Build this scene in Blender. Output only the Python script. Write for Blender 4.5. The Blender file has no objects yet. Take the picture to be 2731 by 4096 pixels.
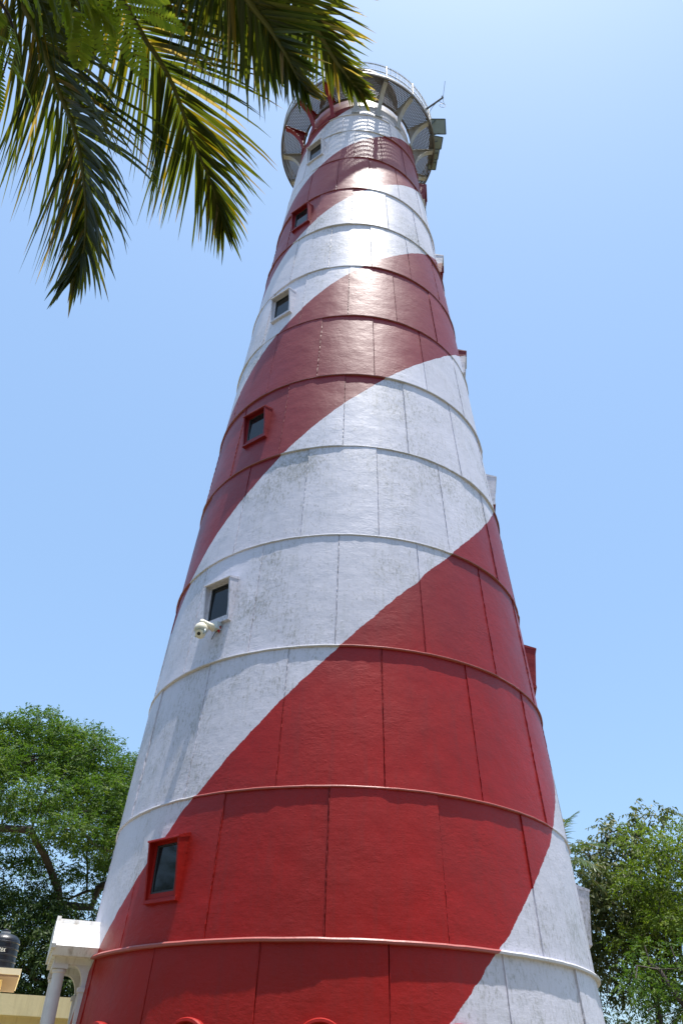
import bpy, bmesh, math, random
import numpy as np
from mathutils import Vector, Matrix

S = bpy.context.scene
COL = S.collection
random.seed(7)
RNG = np.random.default_rng(7)
R_ = math.radians

# ------------------------------------------------------------------ camera
cam_d = bpy.data.cameras.new('camera')
cam = bpy.data.objects.new('camera', cam_d)
COL.objects.link(cam)
cam_d.sensor_fit = 'VERTICAL'
cam_d.sensor_height = 36.0
cam_d.sensor_width = 24.0
cam_d.lens = 36.0 * 3137.0 / 4096.0
cam_d.clip_start = 0.05
cam_d.clip_end = 6000
EYE = 1.6
cr = Vector((0.99969687, -0.00517614, 0.02407037))
cu = Vector((-0.02227619, -0.60652521, 0.79475212))
cf = Vector((-0.01048553, 0.7950474, 0.60645666))
M = Matrix((cr, cu, -cf)).transposed().to_4x4()
M.translation = Vector((0, 0, EYE))
cam.matrix_world = M
S.camera = cam

# ------------------------------------------------------------------ sky, sun, exposure
SUN_EL, SUN_AZ = 84.0, 130.0          # azimuth clockwise from +Y (camera looks along +Y)
world = bpy.data.worlds.new('World')
S.world = world
world.use_nodes = True
wn = world.node_tree
for n in list(wn.nodes):
    wn.nodes.remove(n)
sky = wn.nodes.new('ShaderNodeTexSky')
sky.sky_type = 'NISHITA'
sky.sun_disc = False
sky.sun_elevation = R_(SUN_EL)
sky.sun_rotation = R_(SUN_AZ)
sky.altitude = 0
sky.air_density = 1.15
sky.dust_density = 1.6
sky.ozone_density = 3.0
bg = wn.nodes.new('ShaderNodeBackground')
bg.inputs['Strength'].default_value = 0.15
wo = wn.nodes.new('ShaderNodeOutputWorld')
tint = wn.nodes.new('ShaderNodeMix')
tint.data_type = 'RGBA'
tint.blend_type = 'MULTIPLY'
tint.inputs[0].default_value = 1.0
tint.inputs[7].default_value = (0.98, 1.03, 1.0, 1)
wn.links.new(sky.outputs[0], tint.inputs[6])
veil = wn.nodes.new('ShaderNodeMix')         # flat pale blue mixed in to even out the sky
veil.data_type = 'RGBA'
veil.inputs[0].default_value = 0.50
veil.inputs[7].default_value = (1.55, 2.52, 4.12, 1)
wn.links.new(tint.outputs[2], veil.inputs[6])
wn.links.new(veil.outputs[2], bg.inputs[0])
wn.links.new(bg.outputs[0], wo.inputs[0])

sun_d = bpy.data.lights.new('sun', 'SUN')
sun_d.energy = 5.0
sun_d.angle = R_(0.5)
sun_d.color = (1.0, 0.96, 0.9)
sun = bpy.data.objects.new('sun', sun_d)
COL.objects.link(sun)
sd = Vector((math.cos(R_(SUN_EL)) * math.sin(R_(SUN_AZ)), math.cos(R_(SUN_EL)) * math.cos(R_(SUN_AZ)), math.sin(R_(SUN_EL))))
sun.rotation_euler = sd.to_track_quat('Z', 'Y').to_euler()
sun.location = sd * 100

S.view_settings.view_transform = 'Standard'
S.view_settings.look = 'None'
S.view_settings.exposure = 0.69
S.view_settings.gamma = 1.0
S.view_settings.use_curve_mapping = False
S.render.engine = 'CYCLES'
S.cycles.max_bounces = 8
S.cycles.transparent_max_bounces = 8


# ------------------------------------------------------------------ helpers
def link(o, parent=None):
    COL.objects.link(o)
    if parent is not None:
        o.parent = parent
    return o


def tag(o, label=None, cat=None, group=None, kind=None):
    if label: o['label'] = label
    if cat: o['category'] = cat
    if group: o['group'] = group
    if kind: o['kind'] = kind
    return o


def empty(name, loc=(0, 0, 0)):
    o = bpy.data.objects.new(name, None)
    o.location = loc
    o.empty_display_size = 0.2
    return link(o)


def mesh_obj(name, verts, faces, mat, parent=None, smooth=False, kind=None):
    me = bpy.data.meshes.new(name)
    me.from_pydata([tuple(v) for v in verts], [], faces)
    me.materials.append(mat)
    if smooth:
        me.polygons.foreach_set('use_smooth', [True] * len(me.polygons))
    me.update()
    o = bpy.data.objects.new(name, me)
    link(o, parent)
    if kind: o['kind'] = kind
    return o


class MB:
    """collects simple shapes into one mesh"""
    def __init__(self):
        self.v, self.f = [], []

    def add(self, verts, faces):
        b = len(self.v)
        self.v += [tuple(x) for x in verts]
        self.f += [tuple(b + i for i in f) for f in faces]

    def box(self, x0, x1, y0, y1, z0, z1):
        v = [(x, y, z) for z in (z0, z1) for y in (y0, y1) for x in (x0, x1)]
        self.add(v, [(0, 2, 3, 1), (4, 5, 7, 6), (0, 1, 5, 4), (2, 6, 7, 3), (0, 4, 6, 2), (1, 3, 7, 5)])

    def prism(self, poly, x0, x1):
        """poly in (y,z), extruded along x"""
        n = len(poly)
        v = [(x0, y, z) for y, z in poly] + [(x1, y, z) for y, z in poly]
        f = [tuple(range(n)), tuple(range(2 * n - 1, n - 1, -1))]
        f += [(i, n + i, n + (i + 1) % n, (i + 1) % n) for i in range(n)]
        self.add(v, f)

    def tube(self, pts, radii, n=8, cap=True):
        pts = [Vector(p) for p in pts]
        if not hasattr(radii, '__len__'):
            radii = [radii] * len(pts)
        b = len(self.v)
        prev = None
        for i, p in enumerate(pts):
            t = (pts[min(i + 1, len(pts) - 1)] - pts[max(i - 1, 0)])
            t = t.normalized() if t.length > 1e-9 else Vector((0, 0, 1))
            if prev is None:
                a = Vector((0, 0, 1)) if abs(t.z) < 0.9 else Vector((1, 0, 0))
                x = t.cross(a).normalized()
            else:
                x = (prev - t * prev.dot(t))
                x = x.normalized() if x.length > 1e-6 else t.orthogonal().normalized()
            prev = x
            y = t.cross(x)
            for k in range(n):
                an = 2 * math.pi * k / n
                self.v.append(tuple(p + (x * math.cos(an) + y * math.sin(an)) * radii[i]))
        for i in range(len(pts) - 1):
            for k in range(n):
                self.f.append((b + i * n + k, b + i * n + (k + 1) % n, b + (i + 1) * n + (k + 1) % n, b + (i + 1) * n + k))
        if cap:
            self.f.append(tuple(b + k for k in range(n - 1, -1, -1)))
            e = b + (len(pts) - 1) * n
            self.f.append(tuple(e + k for k in range(n)))

    def lathe(self, prof, n=32, centre=(0, 0, 0)):
        """prof: list of (r,z) open profile around z"""
        b = len(self.v)
        cx, cy, cz = centre
        for r, z in prof:
            for k in range(n):
                a = 2 * math.pi * k / n
                self.v.append((cx + r * math.cos(a), cy + r * math.sin(a), cz + z))
        for i in range(len(prof) - 1):
            for k in range(n):
                self.f.append((b + i * n + k, b + i * n + (k + 1) % n, b + (i + 1) * n + (k + 1) % n, b + (i + 1) * n + k))

    def xf(self, fn):
        self.v = [tuple(fn(Vector(v))) for v in self.v]
        return self

    def build(self, name, mat, parent=None, smooth=False, kind=None):
        return mesh_obj(name, self.v, self.f, mat, parent, smooth, kind)


# ------------------------------------------------------------------ materials
class NT:
    def __init__(self, name):
        self.m = bpy.data.materials.new(name)
        self.m.use_nodes = True
        self.t = self.m.node_tree
        for n in list(self.t.nodes):
            self.t.nodes.remove(n)
        self.out = self.t.nodes.new('ShaderNodeOutputMaterial')

    def n(self, kind, **kw):
        nd = self.t.nodes.new(kind)
        for k, v in kw.items():
            setattr(nd, k, v)
        return nd

    def l(self, a, b):
        self.t.links.new(a, b)

    def val(self, sock, v):
        if hasattr(v, 'is_output') or isinstance(v, bpy.types.NodeSocket):
            self.l(v, sock)
        else:
            sock.default_value = v

    def math(self, op, a, b=None, c=None, clamp=False):
        nd = self.n('ShaderNodeMath', operation=op, use_clamp=clamp)
        self.val(nd.inputs[0], a)
        if b is not None: self.val(nd.inputs[1], b)
        if c is not None: self.val(nd.inputs[2], c)
        return nd.outputs[0]

    def noise(self, vec, scale, detail=4, rough=0.55, dist=0.0):
        nd = self.n('ShaderNodeTexNoise')
        nd.inputs['Scale'].default_value = scale
        nd.inputs['Detail'].default_value = detail
        nd.inputs['Roughness'].default_value = rough
        nd.inputs['Distortion'].default_value = dist
        if vec is not None: self.l(vec, nd.inputs['Vector'])
        return nd.outputs['Fac']

    def mapping(self, vec, scale):
        nd = self.n('ShaderNodeMapping')
        nd.inputs['Scale'].default_value = scale
        self.l(vec, nd.inputs['Vector'])
        return nd.outputs[0]

    def ramp(self, fac, stops):
        nd = self.n('ShaderNodeValToRGB')
        el = nd.color_ramp.elements
        while len(el) > 1: el.remove(el[-1])
        el[0].position = stops[0][0]
        el[0].color = (*stops[0][1], 1) if len(stops[0][1]) == 3 else stops[0][1]
        for p, c in stops[1:]:
            e = el.new(p)
            e.color = (*c, 1)
        self.l(fac, nd.inputs[0])
        return nd.outputs[0]

    def mix(self, fac, a, b, mode='MIX'):
        nd = self.n('ShaderNodeMix', data_type='RGBA', blend_type=mode)
        self.val(nd.inputs[0], fac)
        for s, v in ((nd.inputs[6], a), (nd.inputs[7], b)):
            if isinstance(v, (tuple, list)):
                s.default_value = (*v[:3], 1)
            else:
                self.l(v, s)
        return nd.outputs[2]

    def bsdf(self, color, rough, bump=None, bstr=0.3, bdist=0.02, spec=0.5, metal=0.0, **kw):
        b = self.n('ShaderNodeBsdfPrincipled')
        if isinstance(color, (tuple, list)):
            b.inputs['Base Color'].default_value = (*color[:3], 1)
        else:
            self.l(color, b.inputs['Base Color'])
        self.val(b.inputs['Roughness'], rough)
        b.inputs['Specular IOR Level'].default_value = spec
        b.inputs['Metallic'].default_value = metal
        for k, v in kw.items():
            self.val(b.inputs[k], v)
        if bump is not None:
            bp = self.n('ShaderNodeBump')
            bp.inputs['Strength'].default_value = bstr
            bp.inputs['Distance'].default_value = bdist
            self.l(bump, bp.inputs['Height'])
            self.l(bp.outputs[0], b.inputs['Normal'])
        return b

    def done(self, shader):
        self.l(shader if isinstance(shader, bpy.types.NodeSocket) else shader.outputs[0], self.out.inputs['Surface'])
        return self.m


AX_Y = 18.0                                     # axis of the tower: (0, AX_Y)
HELIX = (-11.505469, 349.730157, -52.885653, 136.81399)   # degrees, polynomial in z/30
RED = (0.335, 0.007, 0.003)
WHITE = (0.60, 0.585, 0.665)


def tower_paint(name, mode):
    t = NT(name)
    pos = t.n('ShaderNodeNewGeometry').outputs['Position']
    sep = t.n('ShaderNodeSeparateXYZ')
    t.l(pos, sep.inputs[0])
    x, y, z = sep.outputs
    # plaster relief: trowel strokes, lumps, a few broad dents
    fine = t.noise(t.mapping(pos, (1, 1, 2.2)), 9.0, 6, 0.6, 0.3)
    grit = t.noise(pos, 46.0, 3, 0.6)
    dent = t.noise(pos, 2.2, 3, 0.5)
    lumps = t.n('ShaderNodeTexVoronoi', feature='F1')
    lumps.inputs['Scale'].default_value = 5.5
    t.l(pos, lumps.inputs['Vector'])
    lump = t.math('SMOOTH_MIN', lumps.outputs['Distance'], 0.12, 0.1)
    rub = t.noise(pos, 0.9, 3, 0.5)
    rubm = t.math('MULTIPLY', t.math('SUBTRACT', rub, 0.38, clamp=True), 3.2, clamp=True)
    scratch = t.noise(t.mapping(pos, (2.0, 2.0, 26.0)), 1.6, 4, 0.6, 0.6)
    h = t.math('ADD', t.math('MULTIPLY', t.math('MULTIPLY', fine, rubm), 0.62), t.math('MULTIPLY', grit, 0.16))
    h = t.math('ADD', h, t.math('MULTIPLY', t.math('MULTIPLY', scratch, t.math('SUBTRACT', 1.0, rubm)), 0.15))
    h = t.math('ADD', h, t.math('MULTIPLY', dent, 1.5))
    h = t.math('SUBTRACT', h, t.math('MULTIPLY', lump, 1.6))
    # wear
    streak = t.noise(t.mapping(pos, (7, 7, 0.35)), 1.0, 5, 0.65)
    patch = t.noise(pos, 0.55, 5, 0.62)
    speck = t.noise(t.mapping(pos, (1, 1, 0.45)), 22.0, 6, 0.75)
    runs = t.noise(t.mapping(pos, (11, 11, 0.22)), 1.0, 4, 0.7)
    redc = t.mix(t.math('MULTIPLY', t.math('SUBTRACT', patch, 0.35, clamp=True), 1.6, clamp=True), RED, (0.225, 0.014, 0.011))
    redc = t.mix(t.math('MULTIPLY', t.math('SUBTRACT', streak, 0.5, clamp=True), 1.4, clamp=True), redc, (0.18, 0.022, 0.018))
    # red shifts to a darker maroon higher up, with patchy edges
    redc = t.mix(t.math('MULTIPLY', t.math('SUBTRACT', t.math('ADD', z, t.math('MULTIPLY', patch, 6.0)), 9.5, clamp=False), 0.14, clamp=True), redc, (0.20, 0.013, 0.018))
    mould = t.math('MULTIPLY', t.math('SUBTRACT', t.math('ADD', speck, t.math('MULTIPLY', patch, 0.55)), 0.80, clamp=True), 4.5, clamp=True)
    grime = t.math('MULTIPLY', t.math('SUBTRACT', t.math('ADD', t.math('MULTIPLY', streak, 0.7), t.math('MULTIPLY', patch, 0.5)), 0.58, clamp=True), 2.4, clamp=True)
    whc = t.mix(t.math('MULTIPLY', grime, 0.6), WHITE, (0.40, 0.40, 0.39))
    whc = t.mix(t.math('MULTIPLY', t.math('MULTIPLY', t.math('SUBTRACT', runs, 0.55, clamp=True), patch), 4.0, clamp=True), whc, (0.36, 0.35, 0.33))
    whc = t.mix(t.math('MULTIPLY', mould, 0.85), whc, (0.22, 0.21, 0.17))
    if mode == 'ledge':       # dust, plus the sun's gloss on ledge tops put into the colour
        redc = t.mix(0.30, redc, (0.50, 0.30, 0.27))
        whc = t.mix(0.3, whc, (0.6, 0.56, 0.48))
    if mode in ('helix', 'ledge'):
        ang = t.math('MULTIPLY', t.math('ARCTAN2', x, t.math('SUBTRACT', AX_Y, y)), 180 / math.pi)
        q = t.math('DIVIDE', z, 30.0)
        pz = t.math('MULTIPLY_ADD', t.math('MULTIPLY_ADD', t.math('MULTIPLY_ADD', q, HELIX[3], HELIX[2]), q, HELIX[1]), q, HELIX[0])
        ph = t.math('SUBTRACT', pz, ang)
        wob = t.math('MULTIPLY', t.math('SUBTRACT', t.noise(pos, 1.6, 5, 0.65), 0.5), 2.6)
        ph = t.math('ADD', ph, wob)
        fr = t.math('FRACT', t.math('ADD', t.math('DIVIDE', ph, 180.0), 4.0))
        isred = t.math('LESS_THAN', fr, 0.5)
        colr = t.mix(isred, whc, redc)
    elif mode == 'red':
        colr = redc
    else:
        colr = whc
    rnd = t.n('ShaderNodeObjectInfo').outputs['Random']
    tone = t.math('MULTIPLY_ADD', rnd, 0.10, 0.93)
    cmb = t.n('ShaderNodeCombineColor')
    for q in range(3):
        t.l(tone, cmb.inputs[q])
    colr = t.mix(1.0, colr, cmb.outputs[0], 'MULTIPLY')
    rough = t.math('ADD', t.math('MULTIPLY_ADD', rub, 0.22, 0.27), t.math('MULTIPLY', fine, 0.14))
    b = t.bsdf(colr, rough, h, 0.5, 0.02, 0.32)
    b.inputs['Coat Weight'].default_value = 0.0
    return t.done(b)


def simple(name, color, rough=0.6, var=0.15, scale=8.0, bump=0.15, bdist=0.01, spec=0.5, metal=0.0, dirt=None):
    t = NT(name)
    pos = t.n('ShaderNodeNewGeometry').outputs['Position']
    nz = t.noise(pos, scale, 5, 0.6)
    lo = tuple(c * (1 - var) for c in color)
    hi = tuple(min(1, c * (1 + var)) for c in color)
    c = t.ramp(nz, [(0.3, lo), (0.7, hi)])
    if dirt:
        st = t.noise(t.mapping(pos, (9, 9, 0.8)), 1.0, 5, 0.7)
        c = t.mix(t.math('MULTIPLY', t.math('SUBTRACT', st, 0.48, clamp=True), 4.0, clamp=True), c, dirt)
    b = t.bsdf(c, rough, t.noise(pos, scale * 6, 4, 0.6), bump, bdist, spec, metal)
    return t.done(b)


def leaf_mat(name, stops, trans, tw=0.4, rough=0.4, spec=0.4):
    t = NT(name)
    at = t.n('ShaderNodeAttribute', attribute_name='var')
    c = t.ramp(at.outputs['Fac'], stops)
    b = t.bsdf(c, rough, None, spec=spec)
    tr = t.n('ShaderNodeBsdfTranslucent')
    tc = t.mix(1.0, c, trans, 'MULTIPLY')
    t.l(tc, tr.inputs[0])
    mx = t.n('ShaderNodeMixShader')
    mx.inputs[0].default_value = tw
    t.l(b.outputs[0], mx.inputs[1])
    t.l(tr.outputs[0], mx.inputs[2])
    return t.done(mx.outputs[0])


M_HELIX = tower_paint('spiral_paint', 'helix')
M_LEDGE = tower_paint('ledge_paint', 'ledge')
M_RED = tower_paint('red_paint', 'red')
M_WHITE = tower_paint('white_paint', 'white')
M_PORCH = simple('porch_whitewash', (0.74, 0.73, 0.72), 0.6, 0.06, 6, 0.25, dirt=(0.36, 0.31, 0.26))
M_COLUMN = simple('column_paint', (0.66, 0.64, 0.66), 0.5, 0.06, 6, 0.15)
M_FRAME = simple('black_window_frame', (0.025, 0.026, 0.03), 0.4, 0.1)
M_STEEL = simple('weathered_steel', (0.10, 0.095, 0.095), 0.55, 0.3, 14, 0.2, dirt=(0.16, 0.10, 0.07))
M_BRACKET = simple('grey_bracket_paint', (0.36, 0.36, 0.38), 0.45, 0.12, 9, 0.15, dirt=(0.26, 0.23, 0.21))
M_RAIL = simple('dark_blue_rail', (0.05, 0.075, 0.10), 0.4, 0.15)
M_WIRE = simple('galvanised_wire', (0.35, 0.38, 0.42), 0.4, 0.1, metal=0.3)
M_SOLAR = simple('panel_backsheet', (0.20, 0.24, 0.24), 0.5, 0.05)
M_DARKMETAL = simple('dark_metal', (0.06, 0.06, 0.065), 0.45, 0.2)
M_CABLE = simple('cable_grey', (0.14, 0.17, 0.22), 0.5, 0.1)
M_TANK = simple('black_plastic', (0.012, 0.014, 0.02), 0.38, 0.2, 4, 0.05)
M_TANKLID = simple('tank_lid_rim', (0.5, 0.5, 0.48), 0.5, 0.1)
M_LETTER = simple('white_lettering', (0.8, 0.78, 0.7), 0.6, 0.05)
M_YELLOW = simple('cream_wall', (0.86, 0.72, 0.40), 0.7, 0.05, 3, 0.2, dirt=(0.74, 0.60, 0.31))
M_SLAB = simple('pale_slab', (0.72, 0.66, 0.52), 0.7, 0.06, 3, 0.2)
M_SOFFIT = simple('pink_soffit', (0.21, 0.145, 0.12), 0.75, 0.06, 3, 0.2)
M_CCTV = simple('aged_white_plastic', (0.72, 0.66, 0.52), 0.4, 0.12, 30, 0.1, dirt=(0.45, 0.38, 0.25))
M_CCTV_DARK = simple('black_lens', (0.02, 0.02, 0.022), 0.25, 0.1)
M_CCTV_GREY = simple('grey_housing', (0.45, 0.5, 0.52), 0.3, 0.1)
M_RIBBON = simple('scarlet_cloth', (0.35, 0.01, 0.02), 0.7, 0.2)
M_GROUND = simple('dry_lawn', (0.16, 0.14, 0.075), 0.95, 0.35, 0.4, 0.3)
M_BARK = simple('tree_bark', (0.045, 0.035, 0.028), 0.85, 0.4, 3, 0.8, 0.04)
M_PALMBARK = simple('palm_bark', (0.20, 0.17, 0.13), 0.9, 0.3, 5, 0.7, 0.03)

gt = NT('window_glass')
gb = gt.bsdf((0.010, 0.012, 0.014), 0.06, None, spec=0.4)
M_GLASS = gt.done(gb)

M_RACHIS = leaf_mat('palm_midrib', [(0.0, (0.05, 0.07, 0.02)), (1.0, (0.12, 0.11, 0.03))], (1, 1, .6), 0.0)
M_PALM = leaf_mat('coconut_leaf', [(0.0, (0.022, 0.040, 0.010)), (0.45, (0.040, 0.060, 0.011)), (0.80, (0.070, 0.085, 0.010)),
                                  (0.95, (0.15, 0.105, 0.011)), (1.0, (0.33, 0.27, 0.17))], (2.4, 2.1, 0.7), 0.42, 0.30, 0.45)
M_PINNATE = leaf_mat('pinnate_leaf', [(0.0, (0.085, 0.125, 0.015)), (1.0, (0.16, 0.19, 0.025))], (2.2, 2.1, 0.8), 0.5, 0.5, 0.25)
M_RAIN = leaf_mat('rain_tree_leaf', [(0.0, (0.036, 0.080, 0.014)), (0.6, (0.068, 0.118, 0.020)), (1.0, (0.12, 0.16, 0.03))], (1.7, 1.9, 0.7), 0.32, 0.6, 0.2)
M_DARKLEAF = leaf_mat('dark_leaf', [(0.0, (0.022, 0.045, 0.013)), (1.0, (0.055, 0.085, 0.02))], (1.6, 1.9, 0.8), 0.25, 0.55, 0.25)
M_OLIVE = leaf_mat('broad_olive_leaf', [(0.0, (0.060, 0.085, 0.030)), (0.7, (0.115, 0.135, 0.055)), (1.0, (0.22, 0.20, 0.10))], (1.5, 1.6, 0.8), 0.3, 0.5, 0.3)
M_LIGHTLEAF = leaf_mat('feathery_leaf', [(0.0, (0.065, 0.105, 0.014)), (0.7, (0.12, 0.165, 0.022)), (1.0, (0.20, 0.21, 0.035))], (1.7, 1.9, 0.7), 0.34, 0.6, 0.2)
M_FARPALM = leaf_mat('far_palm_leaf', [(0.0, (0.04, 0.075, 0.025)), (0.85, (0.08, 0.12, 0.035)), (1.0, (0.25, 0.18, 0.06))], (1.6, 1.7, 0.8), 0.3, 0.35, 0.5)

# ------------------------------------------------------------------ ground
gm = MB()
ng = 64
gm.add([(0, 0, 0)] + [(3000 * math.cos(2 * math.pi * k / ng), 3000 * math.sin(2 * math.pi * k / ng), 0) for k in range(ng)],
       [(0, 1 + k, 1 + (k + 1) % ng) for k in range(ng)])
tag(gm.build('ground', M_GROUND), kind='structure')

# ------------------------------------------------------------------ lighthouse
RPOLY = (1.68211940e-05, -1.20750795e-03, -5.76549288e-02, 5.10705967)


def rad(z):
    return ((RPOLY[0] * z + RPOLY[1]) * z + RPOLY[2]) * z + RPOLY[3]


RING = [3.601, 5.920, 8.653, 11.411, 14.171, 16.877, 19.572, 22.226, 24.833, 27.373, 29.840, 32.265, 33.825]
DECK_Z, DECK_R = 35.40, 3.39


def cyl(al, r, z):
    a = R_(al)
    return (r * math.sin(a), -r * math.cos(a), z)      # local to the tower axis


tower = empty('lighthouse', (0, AX_Y, 0))
tag(tower, 'tall red and white spiral painted concrete lighthouse tapering up to a railed gallery', 'lighthouse')

# solid core behind the panels
core = MB()
zs = np.linspace(0, DECK_Z + 0.3, 40)
core.lathe([(rad(z) - 0.035, z) for z in zs], 128)
core.build('core_wall', M_HELIX, tower, smooth=True)

levels = [0.0] + RING
prng = random.Random(11)
joint_offset = {}
for k in range(len(levels) - 1):
    z0, z1 = levels[k], levels[k + 1]
    a0 = -14.05 + 11.25 * (k % 2)
    for j in range(16):
        al = a0 + 22.5 * j
        al = (al + 180) % 360 - 180
        mid = al + 11.25
        mid = (mid + 180) % 360 - 180
        if abs(mid) > 112:
            continue
        off_t = prng.uniform(-0.004, 0.030)
        off_b = off_t * 0.4 + prng.uniform(0.0, 0.024)
        lean = prng.uniform(-0.006, 0.006)
        joint_offset[(k, round(al))] = max(off_b, off_t)
        na, nz = 10, 5
        half = 11.25
        vs, fs = [], []
        gap = math.degrees(0.0105 / rad((z0 + z1) / 2))
        for iz in range(nz + 1):
            fz = iz / nz
            z = z0 + (z1 - z0) * fz
            if iz == 0: z += 0.012
            if iz == nz: z -= 0.008
            for ia in range(na + 1):
                fa = ia / na
                a = mid - half + gap + (2 * half - 2 * gap) * fa
                bulge = 0.004 * math.sin(math.pi * fa) * math.sin(math.pi * fz)
                o = off_b + (off_t - off_b) * fz + lean * (fa * 2 - 1) + bulge + prng.uniform(-0.0015, 0.0015)
                vs.append(cyl(a, rad(z) + o, z))
        nb = na + 1
        for iz in range(nz):
            for ia in range(na):
                i = iz * nb + ia
                fs.append((i, i + 1, i + nb + 1, i + nb))
        # returns into the joints
        loop = list(range(nb)) + [nb * (i + 1) - 1 for i in range(1, nz + 1)] + [nz * nb + i for i in range(na - 1, -1, -1)] + [nb * i for i in range(nz - 1, 0, -1)]
        base = len(vs)
        for i in loop:
            vs.append(vs[i])
        for i in loop:
            x, y, z = vs[i]
            rr = math.hypot(x, y)
            s = (rad(z) - 0.05) / rr
            vs.append((x * s, y * s, z))
        n = len(loop)
        for i in range(n):
            fs.append((base + i, base + n + i, base + n + (i + 1) % n, base + (i + 1) % n))
        mesh_obj('panel', vs, fs, M_HELIX, tower, smooth=True)

# rough cement beads run down the upright joints
for k in range(len(levels) - 1):
    z0, z1 = levels[k], levels[k + 1]
    a0 = -14.05 + 11.25 * (k % 2)
    bead = MB()
    for j in range(16):
        al = (a0 + 22.5 * j + 180) % 360 - 180
        if abs(al) > 112: continue
        n = 40
        vs, fs = [], []
        drift = 0.0
        for i in range(n + 1):
            z = z0 + 0.02 + (z1 - z0 - 0.04) * i / n
            drift = 0.8 * drift + prng.uniform(-0.004, 0.004)
            w = 0.009 * prng.uniform(0.7, 1.3)
            hgt = 0.024 + prng.uniform(-0.006, 0.009)
            r = rad(z)
            da = math.degrees(w / r)
            dd = math.degrees(drift / r)
            vs += [cyl(al + dd - da, r - 0.03, z), cyl(al + dd - da * .4, r + hgt, z), cyl(al + dd + da * .5, r + hgt * .9, z), cyl(al + dd + da, r - 0.03, z)]
        for i in range(n):
            b = 4 * i
            for q in range(3):
                fs.append((b + q, b + q + 1, b + 5 + q, b + 4 + q))
        bead.add(vs, fs)
    bead.build('joint_bead', M_HELIX, tower, kind='stuff')

# ring ledges between the courses
for k, z in enumerate(RING):
    lm = MB()
    r = rad(z)
    out = 0.052 if k else 0.085
    th = 0.034 if k else 0.060
    if k >= 10: out, th = 0.045, 0.04
    upper = (-14.05 + 11.25 * ((k + 1) % 2))
    jit = [prng.uniform(-0.012, 0.014) for _ in range(16)]
    n = 192
    ring = []
    for i in range(n):
        al = -180 + 360.0 * i / n
        sector = int(math.floor((al - upper) / 22.5)) % 16
        o = out + jit[sector] + prng.uniform(-0.003, 0.003)
        dz = prng.uniform(-0.003, 0.003)
        ring.append([cyl(al, r - 0.03, z + th * .75), cyl(al, r + o * .75, z + th * .55 + dz), cyl(al, r + o, z + th * .15 + dz), cyl(al, r + o * .95, z - th * .4 + dz), cyl(al, r - 0.03, z - th * .5)])
    vs = [v for q in ring for v in q]
    fs = []
    for i in range(n):
        a, b = 5 * i, 5 * ((i + 1) % n)
        for q in range(4):
            fs.append((a + q, a + q + 1, b + q + 1, b + q))
    lm.add(vs, fs)
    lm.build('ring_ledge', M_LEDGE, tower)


def tower_frame(al, z):
    """local frame on the wall: x to the right as seen from outside, y outwards, z up"""
    a = R_(al)
    n = Vector((math.sin(a), -math.cos(a), 0))
    t = Vector((math.cos(a), math.sin(a), 0))
    o = n * rad(z) + Vector((0, 0, z))
    return lambda v: o + t * v.x + n * v.y + Vector((0, 0, v.z))


def window(al, z, mat, h=1.05, w=0.75, hood=0.18):
    fr = tower_frame(al, z)
    hw = w / 2
    s = MB()
    for sx in (-1, 1):
        xa, xb = sorted((sx * hw, sx * (hw - 0.035)))
        s.prism([(-0.14, -0.02), (0.075, -0.02), (hood, h - 0.10), (-0.2, h)], xa, xb)
    s.prism([(-0.2, h - 0.03), (hood - 0.012, h - 0.135), (hood + 0.018, h - 0.125), (hood + 0.015, h - 0.10), (-0.2, h + 0.055)], -hw - 0.008, hw + 0.008)
    s.prism([(-0.14, -0.045), (0.088, -0.03), (0.084, 0.02), (0.045, 0.055), (-0.14, 0.055)], -hw - 0.008, hw + 0.008)
    s.xf(fr)
    o = s.build('window', mat, tower)
    f = MB()
    iw = hw - 0.035
    z0, z1 = 0.05, h - 0.10
    # flat painted reveal flange, then the dark frame inside it
    f.box(-iw, -iw + 0.06, -0.1, 0.052, z0, z1)
    f.box(iw - 0.06, iw, -0.1, 0.052, z0, z1)
    f.box(-iw + 0.06, iw - 0.06, -0.1, 0.052, z0, z0 + 0.07)
    f.box(-iw + 0.06, iw - 0.06, -0.1, 0.052, z1 - 0.06, z1)
    f.xf(fr)
    f.build('reveal', mat, o)
    b = MB()
    jw = iw - 0.062
    y0, y1 = z0 + 0.072, z1 - 0.062
    b.box(-jw, -jw + 0.035, -0.1, 0.04, y0, y1)
    b.box(jw - 0.03, jw, -0.1, 0.04, y0, y1)
    b.box(-jw + 0.035, jw - 0.03, -0.1, 0.04, y0, y0 + 0.03)
    b.box(-jw + 0.035, jw - 0.03, -0.1, 0.04, y1 - 0.03, y1)
    b.xf(fr)
    b.build('frame', M_FRAME, o)
    g = MB()
    g.box(-jw + 0.03, jw - 0.025, 0.0, 0.022, y0 + 0.02, y1 - 0.02)
    g.xf(fr)
    g.build('pane', M_GLASS, o)
    return o


for z, m, h in ((4.265, M_RED, 1.05), (9.60, M_WHITE, 1.08), (15.06, M_RED, 1.06), (20.42, M_WHITE, 1.08), (25.73, M_RED, 1.08), (30.80, M_WHITE, 1.10)):
    window(-37.2, z, m, h)
for z, m, h in ((4.265, M_HELIX, 1.05), (9.60, M_HELIX, 1.08), (15.06, M_HELIX, 1.06), (20.42, M_HELIX, 1.08), (25.73, M_HELIX, 1.08), (30.60, M_HELIX, 1.10)):
    window(82.5, z, m, h)

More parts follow.
